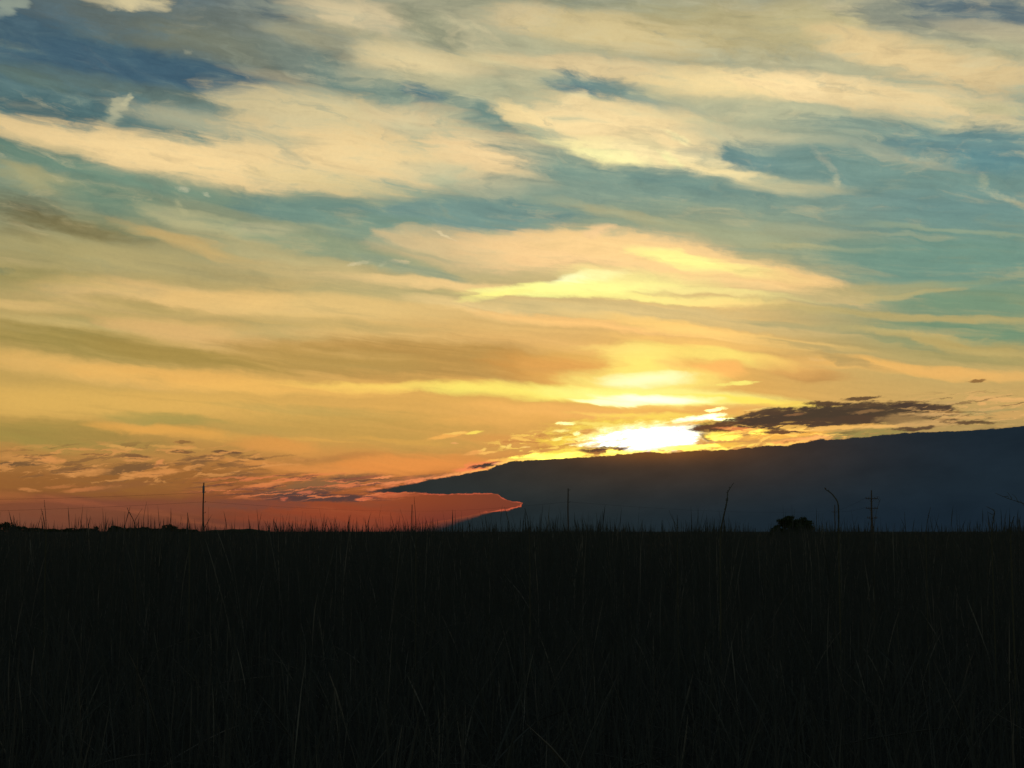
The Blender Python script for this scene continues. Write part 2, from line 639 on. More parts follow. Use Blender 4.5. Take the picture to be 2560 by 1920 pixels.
def patches(colour, coords, text, tile, slack, fray, soften=0.0, batch=8):
    """paint the patches that can reach this tile of the sky."""
    global N, L
    lines = []
    for line in text.strip().splitlines():
        x, y, rx, ry, ang = map(float, line.split()[:5])
        c, s = abs(math.cos(R(ang))), abs(math.sin(R(ang)))
        u, v = sky_uv(x, y)
        eu, ev = 1.2 * math.hypot(rx * c, ry * s) + slack[0], 1.2 * math.hypot(rx * s, ry * c) + slack[1]
        if u + eu > tile[0] and u - eu < tile[1] and v + ev > tile[2] and v - ev < tile[3]:
            lines.append(line)
    outer = N, L
    for k in range(0, len(lines), batch):
        g = bpy.data.node_groups.new('cloud_patches', 'ShaderNodeTree')
        g.interface.new_socket('Colour', in_out='INPUT', socket_type='NodeSocketColor')
        g.interface.new_socket('Place', in_out='INPUT', socket_type='NodeSocketVector')
        g.interface.new_socket('Small', in_out='INPUT', socket_type='NodeSocketVector')
        g.interface.new_socket('Fray', in_out='INPUT', socket_type='NodeSocketFloat')
        g.interface.new_socket('Fray small', in_out='INPUT', socket_type='NodeSocketFloat')
        g.interface.new_socket('Colour', in_out='OUTPUT', socket_type='NodeSocketColor')
        N, L = g.nodes, g.links
        gi, go = N.new('NodeGroupInput'), N.new('NodeGroupOutput')
        col = gi.outputs[0]
        # the tiny colour term only keeps the patches evaluated in painter's order
        pos = VM('MULTIPLY_ADD', gi.outputs[0], (1e-6, 1e-6, 0.0), gi.outputs[1])
        fine = VM('MULTIPLY_ADD', gi.outputs[0], (1e-6, 1e-6, 0.0), gi.outputs[2])
        for line in lines[k:k + batch]:
            x, y, rx, ry, ang, alpha, inner, r, gg, b = map(float, line.split())
            c, s = math.cos(R(ang)), math.sin(R(ang))
            o = np.array(sky_uv(x, y))
            a = np.array(sky_uv(x + rx * c, y + rx * s)) - o
            e = np.array(sky_uv(x - ry * s, y + ry * c)) - o
            inv = np.linalg.inv(np.array([a, e]).T)
            where = fine if min(rx, ry) < 13 and max(rx, ry) < 64 else pos
            d1 = VM('DOT_PRODUCT', where, (*inv[0], -float(inv[0] @ o)))
            d2 = VM('DOT_PRODUCT', where, (*inv[1], -float(inv[1] @ o)))
            dd = M('MULTIPLY_ADD', d2, d2, M('MULTIPLY_ADD', d1, d1, gi.outputs[4 if where is fine else 3]))
            col = mix(ramp(dd, 1.35 + soften * (1 - inner), inner - soften * (1 - inner), 0.0, alpha), col, bright(r, gg, b))
        L.new(col, go.inputs[0])
        N, L = outer
        n = N.new('ShaderNodeGroup')
        n.node_tree = g
        L.new(colour, n.inputs[0])
        L.new(coords, n.inputs[1])
        L.new(W_EDGE, n.inputs[2])
        put(n.inputs[3], fray)
        put(n.inputs[4], FRAY_FINE if fray is FRAY_FINE else FRAY_SMALL)
        colour = n.outputs[0]
    return colour


left, mid, right = (row_ramp(vw, i) for i in (1, 2, 3))
VEIL = mix(ramp(U, 1500, 2050), mix(ramp(U, 250, 1000), left, mid), right)

# fibres and puffs of the cirrus sheet, crisper high up and long low down
fib, _ = noise(stretched(W_A, 380, 15, 7, 2.3), 6.0, 0.6)
puf, _ = noise(stretched(W_SOFT, 110, 36, 10, 6.1), 7.0, 0.62)
high = ramp(V, 820, 200)
low = ramp(V, 1060, 700)
tex = M('ADD', M('MULTIPLY', M('SUBTRACT', fib, 0.5), M('MULTIPLY', low, 0.28)),
        M('MULTIPLY', M('SUBTRACT', puf, 0.5), M('MULTIPLY_ADD', high, 0.56, 0.10)))
FRAY = M('ADD', M('MULTIPLY', M('SUBTRACT', puf, 0.5), M('MULTIPLY_ADD', high, 1.6, 0.9)), M('MULTIPLY', M('SUBTRACT', fib, 0.5), 1.3))
FRAY_GLOW = M('MULTIPLY', FRAY, 0.45)
ff, _ = noise(stretched(P, 30, 9, -4, 9.3), 6.0, 0.66)
fs, _ = noise(stretched(P, 24, 13, 25, 31.7), 5.0, 0.65)
FRAY_SMALL = M('MULTIPLY', M('SUBTRACT', fs, 0.45), 3.2)
FRAY_FINE = M('MULTIPLY', M('SUBTRACT', ff, 0.48), 2.3)
# thin wisps over and gaps in the sheet
wsp, _ = noise(stretched(W_SOFT, 170, 46, 12, 17.3), 8.0, 0.64, 0.5)
lng, _ = noise(stretched(W_A, 420, 40, 6, 23.9), 6.0, 0.58)
wv = M('ADD', M('MULTIPLY', wsp, M('MULTIPLY_ADD', high, 0.7, 0.15)), M('MULTIPLY', lng, M('MULTIPLY_ADD', high, -0.7, 0.85)))
sg = M('ADD', M('POWER', M('DIVIDE', M('SUBTRACT', U, 1400.0), 300.0), 2.0), M('POWER', M('DIVIDE', M('SUBTRACT', V, 860.0), 130.0), 2.0))
away = M('SUBTRACT', 1.0, M('EXPONENT', M('MULTIPLY', sg, -1.0)))
WISP_HI = M('MULTIPLY', ramp(wv, 0.52, 0.74), M('MULTIPLY', away, M('MULTIPLY_ADD', high, 0.16, 0.28)))
WISP_HI = M('MULTIPLY', WISP_HI, M('MULTIPLY_ADD', M('MULTIPLY', ramp(U, 640, 300), ramp(V, 275, 205)), -0.9, 1.0))
WISP_LO = M('MULTIPLY', ramp(wv, 0.48, 0.28), M('MULTIPLY', away, M('MULTIPLY_ADD', high, 0.22, 0.28)))
WISP_LO = M('MULTIPLY', WISP_LO, M('MULTIPLY_ADD', M('MULTIPLY', ramp(U, 640, 300), ramp(V, 275, 205)), -0.9, 1.0))
WISP_C = row_ramp(V, 1, [(0, (206, 192, 152)), (350, (216, 200, 154)), (600, (214, 186, 128)), (800, (230, 186, 112)), (960, (226, 164, 84)), (1100, (190, 104, 62))])
WISP_D = row_ramp(V, 1, [(0, (150, 154, 134)), (350, (150, 162, 140)), (600, (150, 150, 112)), (800, (164, 142, 82)), (960, (160, 130, 68)), (1100, (116, 74, 54))])
gw = M('ADD', M('POWER', M('DIVIDE', M('SUBTRACT', U, 1420.0), 430.0), 2.0), M('POWER', M('DIVIDE', M('SUBTRACT', V, 720.0), 230.0), 2.0))
tex = M('ADD', tex, M('MULTIPLY', M('EXPONENT', M('MULTIPLY', gw, -1.0)), 0.11))
mot, _ = noise(stretched(P, 11, 8, 0, 71.3), 3.0, 0.7)
tex = M('ADD', tex, M('MULTIPLY', M('SUBTRACT', mot, 0.5), 0.09))
TEX = VM('ADD', combine(M('MULTIPLY', tex, 1.1), tex, M('MULTIPLY', tex, 0.8)), (1, 1, 1))

# ---- the dark cloud bank: an upper edge, and the lit bay under its left end
def edge(points, off=0.0):
    n = N.new('ShaderNodeFloatCurve')
    pts = [sky_uv(*p) for p in points]
    x0, x1, y0, y1 = -100.0, 2400.0, 700.0, 1400.0
    put(n.inputs['Value'], ramp(uE, x0, x1, smooth=False))
    cv = n.mapping.curves[0]
    n.mapping.use_clip = False
    q = [((px - x0) / (x1 - x0), (py - y0) / (y1 - y0)) for px, py in pts]
    cv.points[0].location = q[0]
    cv.points[1].location = q[-1]
    for p in q[1:-1]:
        cv.points.new(*p)
    for p in cv.points:
        p.handle_type = 'VECTOR'
    n.mapping.update()
    return M('MULTIPLY_ADD', n.outputs[0], y1 - y0, y0)


BANK = bpy.data.node_groups.new('cloud_bank', 'ShaderNodeTree')
BANK.interface.new_socket('Colour', in_out='INPUT', socket_type='NodeSocketColor')
BANK.interface.new_socket('Place', in_out='INPUT', socket_type='NodeSocketVector')
BANK.interface.new_socket('Edge', in_out='INPUT', socket_type='NodeSocketVector')
BANK.interface.new_socket('Colour', in_out='OUTPUT', socket_type='NodeSocketColor')
outer = N, L
outer_uvp = U, V, P
N, L = BANK.nodes, BANK.links
bank_in, bank_out = N.new('NodeGroupInput'), N.new('NodeGroupOutput')
P, W_IN = bank_in.outputs[1], bank_in.outputs[2]
sp = N.new('ShaderNodeSeparateXYZ')
L.new(P, sp.inputs[0])
U, V = sp.outputs[0], sp.outputs[1]
we = N.new('ShaderNodeSeparateXYZ')
L.new(W_IN, we.inputs[0])
uE, vE = we.outputs[0], we.outputs[1]
TOP = [(-90, 1190), (500, 1100), (600, 1082), (690, 1072), (771, 1061), (810, 1057), (873, 1046), (928, 1035), (978, 1027),
       (1028, 1019), (1060, 1012), (1082, 1002), (1106, 995), (1200, 990), (1293, 985), (1319, 982), (1394, 975), (1436, 979), (1481, 973),
       (1519, 972), (1581, 970), (1656, 961), (1696, 962), (1771, 948), (1821, 948), (1871, 942), (1909, 938),
       (1984, 933), (2059, 931), (2135, 926), (2212, 919), (2380, 912)]
BAY_TOP = [(-90, 1000), (500, 1040), (771, 1063), (813, 1063), (878, 1062), (953, 1066), (1028, 1064), (1074, 1066), (1084, 1075),
           (1106, 1082), (1125, 1083), (1134, 1088), (1150, 1150), (2380, 1150)]
BAY_LOW = [(-90, 1330), (700, 1180), (860, 1145), (930, 1131), (980, 1121), (1050, 1108), (1106, 1101), (1120, 1096), (1134, 1088), (1150, 1020), (2380, 1020)]
t_top, t_bt, t_bl = edge(TOP), edge(BAY_TOP), edge(BAY_LOW)


sky = bank_in.outputs[0]
# broken altocumulus scraps low in the sky: zone x y rx ry, size of a scrap, lit colour, shaded colour
for k, (zx, zy, zr, zs, lx, ly, lit, dark, amt) in enumerate((
        (300, 1002, 420, 52, 70, 11, (220, 150, 82), (122, 86, 54), 0.62),
        (690, 1052, 330, 34, 90, 7, (226, 126, 76), (100, 66, 54), 0.75),
        (2110, 884, 190, 46, 60, 8, (228, 176, 108), (104, 80, 54), 0.6),
        (1690, 938, 190, 30, 60, 9, (258, 196, 92), (96, 66, 46), 0.5),
        (1230, 958, 200, 34, 44, 8, (256, 214, 96), (190, 124, 66), 0.6))):
    zu, zv = sky_uv(zx, zy)
    zd = M('ADD', M('POWER', M('DIVIDE', M('SUBTRACT', U, zu), zr), 2.0), M('POWER', M('DIVIDE', M('SUBTRACT', V, zv), zs), 2.0))
    zone = ramp(zd, 1.1, 0.25, 0.0, amt)
    za, _ = noise(stretched(W_IN, lx, ly, -5, 40.3 + 9 * k), 5.0, 0.6, 0.6)
    zb, _ = noise(stretched(W_IN, lx * 1.3, ly * 1.1, -5, 61.7 + 9 * k), 5.0, 0.58, 0.4)
    sky = mix(M('MULTIPLY', zone, ramp(za, 0.53, 0.63)), sky, bright(*lit))
    sky = mix(M('MULTIPLY', zone, ramp(zb, 0.56, 0.64)), sky, bright(*dark))
s_top = M('SUBTRACT', vE, t_top)                        # > 0 below the upper edge
s_bay = M('MINIMUM', M('SUBTRACT', vE, t_bt), M('SUBTRACT', t_bl, vE))     # > 0 inside the bay
soft_low = ramp(U, 1080, 900, 2.0, 26.0)
bay = M('MULTIPLY', ramp(M('SUBTRACT', vE, t_bt), 0.0, 2.2), ramp(M('SUBTRACT', t_bl, vE), M('MULTIPLY', soft_low, -1.0), M('MULTIPLY', soft_low, 0.4)))
bank = M('MULTIPLY', ramp(s_top, 0.0, ramp(U, 700, 1000, 7.0, 2.2)), M('SUBTRACT', 1.0, bay))
bank = M('MULTIPLY', bank, ramp(U, 640, 860))

# glowing rims where the sun shows through the thin edges
rn, _ = noise(stretched(P, 40, 14, -5, 1.4), 3.0, 0.6)
near_sun = ramp(M('ABSOLUTE', M('SUBTRACT', U, 1400.0)), 520, 60)
rim_c = mix(near_sun, lin((246, 140, 88)), tuple(v * 1.6 for v in lin((255, 224, 96))))
rim_t = M('MULTIPLY', ramp(s_top, -8, -1), ramp(rn, 0.40, 0.58))
rim_t = M('MULTIPLY', rim_t, ramp(s_top, 5, 1))
rim_t = M('MULTIPLY', rim_t, ramp(U, 2000, 1650))
rim_t = M('MULTIPLY', rim_t, ramp(U, 780, 900))
sky = mix(M('MULTIPLY', rim_t, 0.9), sky, rim_c)
bay_tone = mix(ramp(U, 900, 1120), lin((138, 67, 40)), lin((122, 61, 42)))
bay_tone = mix(ramp(V, 1075, 1135), bay_tone, lin((116, 54, 42)))
bay_in = M('MULTIPLY', ramp(s_bay, 0, 3), ramp(U, 780, 960))
sky = mix(M('MULTIPLY', bay_in, 0.95), sky, bay_tone)
band = M('MULTIPLY', ramp(s_bay, 4.2, 1.4), ramp(s_bay, -1.5, 1.0))
band = M('MULTIPLY', band, ramp(rn, 0.34, 0.52))
band = M('MULTIPLY', band, M('MULTIPLY', ramp(U, 780, 880), ramp(V, 1110, 1103)))
sky = mix(M('MULTIPLY', band, 0.6), sky, lin((232, 104, 72)))

bk = mix(ramp(U, 1050, 2150), lin((42, 47, 46)), lin((27, 39, 48)))
bk = mix(ramp(V, 1030, 1140), bk, mix(ramp(U, 1150, 2000), lin((31, 41, 45)), lin((24, 37, 48))))
gl = M('ADD', M('POWER', M('DIVIDE', M('SUBTRACT', U, 1420.0), 330.0), 2.0), M('POWER', M('DIVIDE', M('SUBTRACT', V, 965.0), 75.0), 2.0))
bk = mix(M('MULTIPLY', M('EXPONENT', M('MULTIPLY', gl, -1.0)), 0.85), bk, lin((82, 58, 38)))
gl2 = M('MULTIPLY', M('EXPONENT', M('MULTIPLY', M('ADD', M('POWER', M('DIVIDE', M('SUBTRACT', U, 1400.0), 160.0), 2.0), M('POWER', M('DIVIDE', M('SUBTRACT', V, 972.0), 22.0), 2.0)), -1.0)), 0.6)
bk = mix(gl2, bk, lin((150, 92, 40)))
bn, _ = noise(stretched(P, 150, 60, -8, 4.4), 5.0, 0.6)
bk = VM('SCALE', bk, None)
bk_node = bk.node
put(bk_node.inputs['Scale'], M('MULTIPLY_ADD', M('SUBTRACT', bn, 0.5), 0.5, 1.0))
sky = mix(bank, sky, bk)
L.new(sky, bank_out.inputs[0])
N, L = outer
U, V, P = outer_uvp


def cloud_bank(colour):
    n = N.new('ShaderNodeGroup')
    n.node_tree = BANK
    L.new(colour, n.inputs[0])
    L.new(P, n.inputs[1])
    L.new(W_EDGE, n.inputs[2])
    return n.outputs[0]


def sky_tile(tile):
    u0, u1, v0, v1 = tile
    col = patches(VEIL, W_SOFT, CIRRUS, tile, (120, 34), FRAY, 0.62)
    col = patches(col, W_SOFT, GLOW, tile, (95, 26), FRAY_GLOW, 0.3)
    col = mix(WISP_LO, mix(WISP_HI, col, WISP_C), WISP_D)
    col = VM('MULTIPLY', col, TEX)
    if v1 > 900:
        col = patches(col, W_FINE, FINE, tile, (34, 12), FRAY_FINE, 0.2)
        col = cloud_bank(col)
    b = N.new('ShaderNodeBackground')
    put(b.inputs['Color'], col)
    return b.outputs[0]


def choose(value, limit, below, above):
    n = N.new('ShaderNodeMixShader')
    put(n.inputs[0], M('GREATER_THAN', value, limit))
    put(n.inputs[1], below)
    put(n.inputs[2], above)
    return n.outputs[0]


# ---- the rest of the dome: physical evening sky
nish = N.new('ShaderNodeTexSky')
nish.sky_type = 'NISHITA'
nish.sun_disc = False
nish.sun_elevation = SUN_EL
nish.sun_rotation = SUN_AZ
nish.altitude = 300
nish.dust_density = 2.0
dusk = VM('SCALE', nish.outputs[0])
dusk.node.inputs['Scale'].default_value = 0.10
db = N.new('ShaderNodeBackground')
L.new(dusk, db.inputs['Color'])

BIG = 1e6
columns = []
for u0, u1 in ((-BIG, 400), (400, 760), (760, 1050), (1050, 1380), (1380, 1720), (1720, BIG)):
    rows = [sky_tile((u0, u1, v0, v1)) for v0, v1 in ((-BIG, 210), (210, 415), (415, 620), (620, 815), (815, BIG))]
    columns.append(choose(V, 415, choose(V, 210, rows[0], rows[1]), choose(V, 815, choose(V, 620, rows[2], rows[3]), rows[4])))
c = columns
window = choose(V, 1175, choose(U, 1050, choose(U, 400, c[0], choose(U, 760, c[1], c[2])), choose(U, 1380, c[3], choose(U, 1720, c[4], c[5]))), db.outputs[0])

front = M('MULTIPLY', ramp(M('ABSOLUTE', AZ), R(50), R(24)), ramp(EL, R(32), R(21)))
whole = N.new('ShaderNodeMixShader')
put(whole.inputs[0], front)
put(whole.inputs[1], db.outputs[0])
put(whole.inputs[2], window)
go = N.new('NodeGroupOutput')
L.new(whole.outputs[0], go.inputs[0])
N, L = NT.nodes, NT.links
gn = N.new('ShaderNodeGroup')
gn.node_tree = SKY
wo = N.new('ShaderNodeOutputWorld')
L.new(gn.outputs[0], wo.inputs['Surface'])

# ------------------------------------------------------------------ helpers for meshes and materials


def material(name, colour, rough=0.9, vary=None, spec=0.05, bump=0.0, scale=4.0, share=1.0):
    """procedural surface: two tones broken up by noise (and by piece where vary is given)."""
    m = bpy.data.materials.new(name)
    m.use_nodes = True
    nt = m.node_tree
    b = nt.nodes['Principled BSDF']
    b.inputs['Roughness'].default_value = rough
    b.inputs['Specular IOR Level'].default_value = spec
    t = nt.nodes.new('ShaderNodeTexCoord')
    n = nt.nodes.new('ShaderNodeTexNoise')
    n.inputs['Scale'].default_value = scale
    n.inputs['Detail'].default_value = 5
    nt.links.new(t.outputs['Object'], n.inputs['Vector'])
    mx = nt.nodes.new('ShaderNodeMix')
    mx.data_type = 'RGBA'
    mx.inputs[6].default_value = (*colour, 1)
    mx.inputs[7].default_value = (*(vary or tuple(c * 0.6 for c in colour)), 1)
    if vary:
        g = nt.nodes.new('ShaderNodeNewGeometry')
        r = nt.nodes.new('ShaderNodeMapRange')               # only this share of the pieces is pale
        r.inputs[1].default_value = 1.0 - share
        nt.links.new(g.outputs['Random Per Island'], r.inputs[0])
        nt.links.new(r.outputs[0], mx.inputs[0])
    else:
        nt.links.new(n.outputs['Fac'], mx.inputs[0])
    nt.links.new(mx.outputs[2], b.inputs['Base Color'])
    if bump:
        bp = nt.nodes.new('ShaderNodeBump')
        bp.inputs['Strength'].default_value = bump
        nt.links.new(n.outputs['Fac'], bp.inputs['Height'])
        nt.links.new(bp.outputs[0], b.inputs['Normal'])
    return m


SOIL = material('dry_soil', (0.045, 0.038, 0.024), bump=0.5, scale=2.0)
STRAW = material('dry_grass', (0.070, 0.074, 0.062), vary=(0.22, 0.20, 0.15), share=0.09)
WEED = material('weed_stem', (0.13, 0.12, 0.075), scale=30)
WOOD = material('weathered_wood', (0.16, 0.12, 0.085), scale=6, bump=0.3)
CERAMIC = material('brown_ceramic', (0.12, 0.07, 0.05), rough=0.4, spec=0.4)
STEEL = material('galvanised_steel', (0.28, 0.28, 0.28), rough=0.6, spec=0.3)
WIRE = material('weathered_cable', (0.05, 0.05, 0.05), rough=0.9, spec=0.0)
LEAF = material('dark_leaves', (0.040, 0.055, 0.022), vary=(0.075, 0.09, 0.035))
BARK = material('bark', (0.09, 0.07, 0.05), scale=8, bump=0.4)
TURF = material('hill_turf', (0.05, 0.055, 0.025), scale=0.2)


def mesh_obj(name, verts, faces, mat, parent=None, smooth=True):
    """verts (n,3) array; faces (m,k) array of equal-sided faces, or a list of tuples."""
    me = bpy.data.meshes.new(name)
    if isinstance(faces, np.ndarray):
        k = faces.shape[1]
        me.vertices.add(len(verts))
        me.vertices.foreach_set('co', np.asarray(verts, np.float32).ravel())
        me.loops.add(faces.size)
        me.loops.foreach_set('vertex_index', faces.astype(np.int32).ravel())
        me.polygons.add(len(faces))
        me.polygons.foreach_set('loop_start', np.arange(0, faces.size, k, dtype=np.int32))
        me.polygons.foreach_set('loop_total', np.full(len(faces), k, np.int32))
        me.update(calc_edges=True)
    else:
        me.from_pydata([tuple(v) for v in verts], [], faces)
        me.update()
    if smooth:
        me.polygons.foreach_set('use_smooth', np.ones(len(me.polygons), bool))
    me.materials.append(mat)
    o = bpy.data.objects.new(name, me)
    COL.objects.link(o)
    if parent:
        o.parent = parent
    return o


def tag(o, label=None, cat=None, group=None, kind=None):
    for k, v in (('label', label), ('category', cat), ('group', group), ('kind', kind)):
        if v:
            o[k] = v
    return o


def empty(name, loc):
    o = bpy.data.objects.new(name, None)
    o.empty_display_size = 0.2
    o.location = loc
    COL.objects.link(o)
    return o


def tubes(paths, radii, sides=3):
    """many tubes at once: paths (n,k,3), radii (n,k) -> verts, quads."""
    n, k, _ = paths.shape
    t = np.gradient(paths, axis=1)
    t /= np.linalg.norm(t, axis=2, keepdims=True) + 1e-12
    ref = np.zeros_like(t)
    ref[..., 1] = 1.0
    ref[np.abs(t[..., 1]) > 0.9] = (1, 0, 0)
    a = np.cross(t, ref)
    a /= np.linalg.norm(a, axis=2, keepdims=True) + 1e-12
    b = np.cross(t, a)
    ph = rng.uniform(0, 2 * math.pi, (n, 1, 1))
    v = np.empty((n, k, sides, 3))
    for s in range(sides):
        an = ph + 2 * math.pi * s / sides
        v[:, :, s] = paths + radii[..., None] * (a * np.cos(an) + b * np.sin(an))
    idx = np.arange(n * k * sides).reshape(n, k, sides)
    q = np.stack([idx[:, :-1], np.roll(idx, -1, 2)[:, :-1], np.roll(idx, -1, 2)[:, 1:], idx[:, 1:]], -1)
    return v.reshape(-1, 3), q.reshape(-1, 4)


class Pile:
    """collects vertices and quads for one mesh."""

    def __init__(self):
        self.v, self.f, self.n = [], [], 0

    def add(self, v, f):
        self.v.append(np.asarray(v, float))
        self.f.append(np.asarray(f) + self.n)
        self.n += len(v)
        return self

    def tube(self, pts, radii, sides=6):
        pts = np.asarray(pts, float)
        r = np.full(len(pts), radii) if np.isscalar(radii) else np.asarray(radii, float)
        v, f = tubes(pts[None], r[None], sides)
        self.add(v, f)
        for ring in (0, len(pts) - 1):                       # end caps as fans of quads
            c = len(v)
            self.v[-1] = np.vstack([self.v[-1], pts[ring]])
            i0 = self.n - len(v) + ring * sides
            ci = self.n
            self.n += 1
            v = self.v[-1]
            order = range(0, sides, 2)
            self.f[-1] = np.vstack([self.f[-1], [[i0 + s, i0 + (s + 1) % sides, i0 + (s + 2) % sides, ci] for s in order]])
        return self

    def box(self, c, size):
        c, h = np.asarray(c, float), np.asarray(size, float) / 2
        v = [c + h * (x, y, z) for x in (-1, 1) for y in (-1, 1) for z in (-1, 1)]
        f = [[0, 1, 3, 2], [4, 6, 7, 5], [0, 4, 5, 1], [2, 3, 7, 6], [0, 2, 6, 4], [1, 5, 7, 3]]
        return self.add(v, f)

    def build(self, name, mat, parent=None, smooth=True):
        return mesh_obj(name, np.vstack(self.v), np.vstack(self.f), mat, parent, smooth)


# ------------------------------------------------------------------ ground and far hill
gx = np.concatenate([-np.geomspace(9000, 30, 26), np.linspace(-24, 24, 17), np.geomspace(30, 9000, 26)])
gy = np.concatenate([[-600, -60, -10], np.linspace(0, 60, 40), np.geomspace(64, 12000, 60)])
gv = np.array([(x, y, 0.03 * math.sin(x * 0.9 + 2 * math.sin(y * 0.37)) * (1 if abs(y) < 62 and abs(x) < 26 else 0)) for y in gy for x in gx])
nx = len(gx)
gf = np.array([[j * nx + i, j * nx + i + 1, (j + 1) * nx + i + 1, (j + 1) * nx + i] for j in range(len(gy) - 1) for i in range(nx - 1)])
tag(mesh_obj('ground', gv, gf, SOIL), kind='structure')


def mound(px0, px1, top, dist, depth):
    x0, x1 = at(px0, HOR, dist)[0], at(px1, HOR, dist)[0]
    h = at(px0, top, dist)[2]
    k, r = 48, 14
    v, f = [], []
    for j in range(r + 1):
        for i in range(k + 1):
            s, t = i / k, j / r
            z = h * (math.sin(math.pi * s) ** 0.8) * math.sin(math.pi * t) * (0.9 + 0.1 * math.sin(9 * s + 1) + 0.05 * math.sin(31 * s))
            v.append((x0 + (x1 - x0) * s, dist + depth * (t - 0.5), z - 0.05))
    for j in range(r):
        for i in range(k):
            a = j * (k + 1) + i
            f.append([a, a + 1, a + k + 2, a + k + 1])
    return mesh_obj('hill', np.array(v), np.array(f), TURF)


tag(mound(412, 606, 1140.5, 900, 30), kind='structure')

# ------------------------------------------------------------------ the field of tall dry grass (one mass)
HALF = math.tan(R(HFOV / 2)) * 1.4


def scatter(n, d0, d1, bias=1.0):
    d = d0 + (d1 - d0) * rng.random(n) ** bias
    return rng.uniform(-1, 1, n) * (HALF * d + 1.6), d


def clump(x, y):
    """slow variation in height and density over the field."""
    return 0.5 * np.sin(x * 0.55 + 1.3 * np.sin(y * 0.31)) + 0.35 * np.sin(x * 1.7 + y * 0.43 + 2) + 0.25 * np.sin(x * 0.17 - y * 0.21)


def stalks(x, y, h, rad, lean, rings, head=0.3, droop=0.1):
    n = len(x)
    s = np.linspace(0, 1, rings)[None]
    ang = rng.uniform(0, 2 * math.pi, n)[:, None]
    ln = np.abs(rng.normal(0, lean, n))[:, None]
    cv = rng.normal(0, droop, n)[:, None] + 0.4 * ln
    off = (ln * s + cv * s ** 2.5) * h[:, None]
    wob = 0.006 * np.sin(s * 9 + rng.uniform(0, 6, (n, 1)))
    p = np.empty((n, rings, 3))
    p[..., 0] = x[:, None] + off * np.cos(ang) + wob
    p[..., 1] = y[:, None] + off * np.sin(ang)
    p[..., 2] = h[:, None] * s * (1 - 0.25 * (ln + np.abs(cv)) * s)
    r = rad[:, None] * (1 - 0.45 * s)
    hd = (rng.random(n) < 0.6)[:, None] & (s > 1 - head)
    r = np.where(hd, rad[:, None] * rng.uniform(0.9, 2.3, (n, rings)), r)
    r[:, -1] = rad * 0.25
    return tubes(p, r)


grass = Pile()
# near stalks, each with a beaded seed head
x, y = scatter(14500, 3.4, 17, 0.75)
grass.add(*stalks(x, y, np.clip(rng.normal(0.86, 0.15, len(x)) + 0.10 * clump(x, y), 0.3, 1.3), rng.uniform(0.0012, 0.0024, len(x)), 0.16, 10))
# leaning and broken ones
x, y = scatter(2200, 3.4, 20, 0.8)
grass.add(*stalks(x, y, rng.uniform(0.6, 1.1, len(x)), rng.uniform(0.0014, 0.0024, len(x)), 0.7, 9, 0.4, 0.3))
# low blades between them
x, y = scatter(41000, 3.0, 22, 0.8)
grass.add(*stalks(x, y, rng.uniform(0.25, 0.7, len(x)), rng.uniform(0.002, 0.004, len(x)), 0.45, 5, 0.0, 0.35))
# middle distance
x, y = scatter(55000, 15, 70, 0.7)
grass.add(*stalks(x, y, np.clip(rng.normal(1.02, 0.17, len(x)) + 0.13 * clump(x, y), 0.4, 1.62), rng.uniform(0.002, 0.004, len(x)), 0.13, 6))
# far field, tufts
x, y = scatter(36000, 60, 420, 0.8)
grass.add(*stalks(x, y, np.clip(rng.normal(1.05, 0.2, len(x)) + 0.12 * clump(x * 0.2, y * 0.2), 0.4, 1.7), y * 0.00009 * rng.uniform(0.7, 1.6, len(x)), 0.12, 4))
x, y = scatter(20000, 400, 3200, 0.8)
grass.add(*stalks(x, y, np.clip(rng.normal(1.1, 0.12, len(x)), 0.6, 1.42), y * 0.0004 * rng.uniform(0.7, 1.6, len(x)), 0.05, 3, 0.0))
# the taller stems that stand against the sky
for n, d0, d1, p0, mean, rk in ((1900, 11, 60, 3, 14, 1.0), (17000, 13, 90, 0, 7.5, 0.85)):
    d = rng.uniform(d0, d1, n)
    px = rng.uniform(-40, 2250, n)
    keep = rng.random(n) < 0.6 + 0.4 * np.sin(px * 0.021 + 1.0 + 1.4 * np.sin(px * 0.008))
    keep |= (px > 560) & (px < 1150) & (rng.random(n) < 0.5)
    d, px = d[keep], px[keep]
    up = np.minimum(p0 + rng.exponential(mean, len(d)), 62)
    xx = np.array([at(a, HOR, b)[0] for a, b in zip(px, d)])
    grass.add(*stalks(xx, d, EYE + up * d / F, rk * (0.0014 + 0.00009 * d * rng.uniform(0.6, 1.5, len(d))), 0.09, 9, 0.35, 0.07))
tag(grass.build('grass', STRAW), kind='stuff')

# ------------------------------------------------------------------ single weeds that stand out


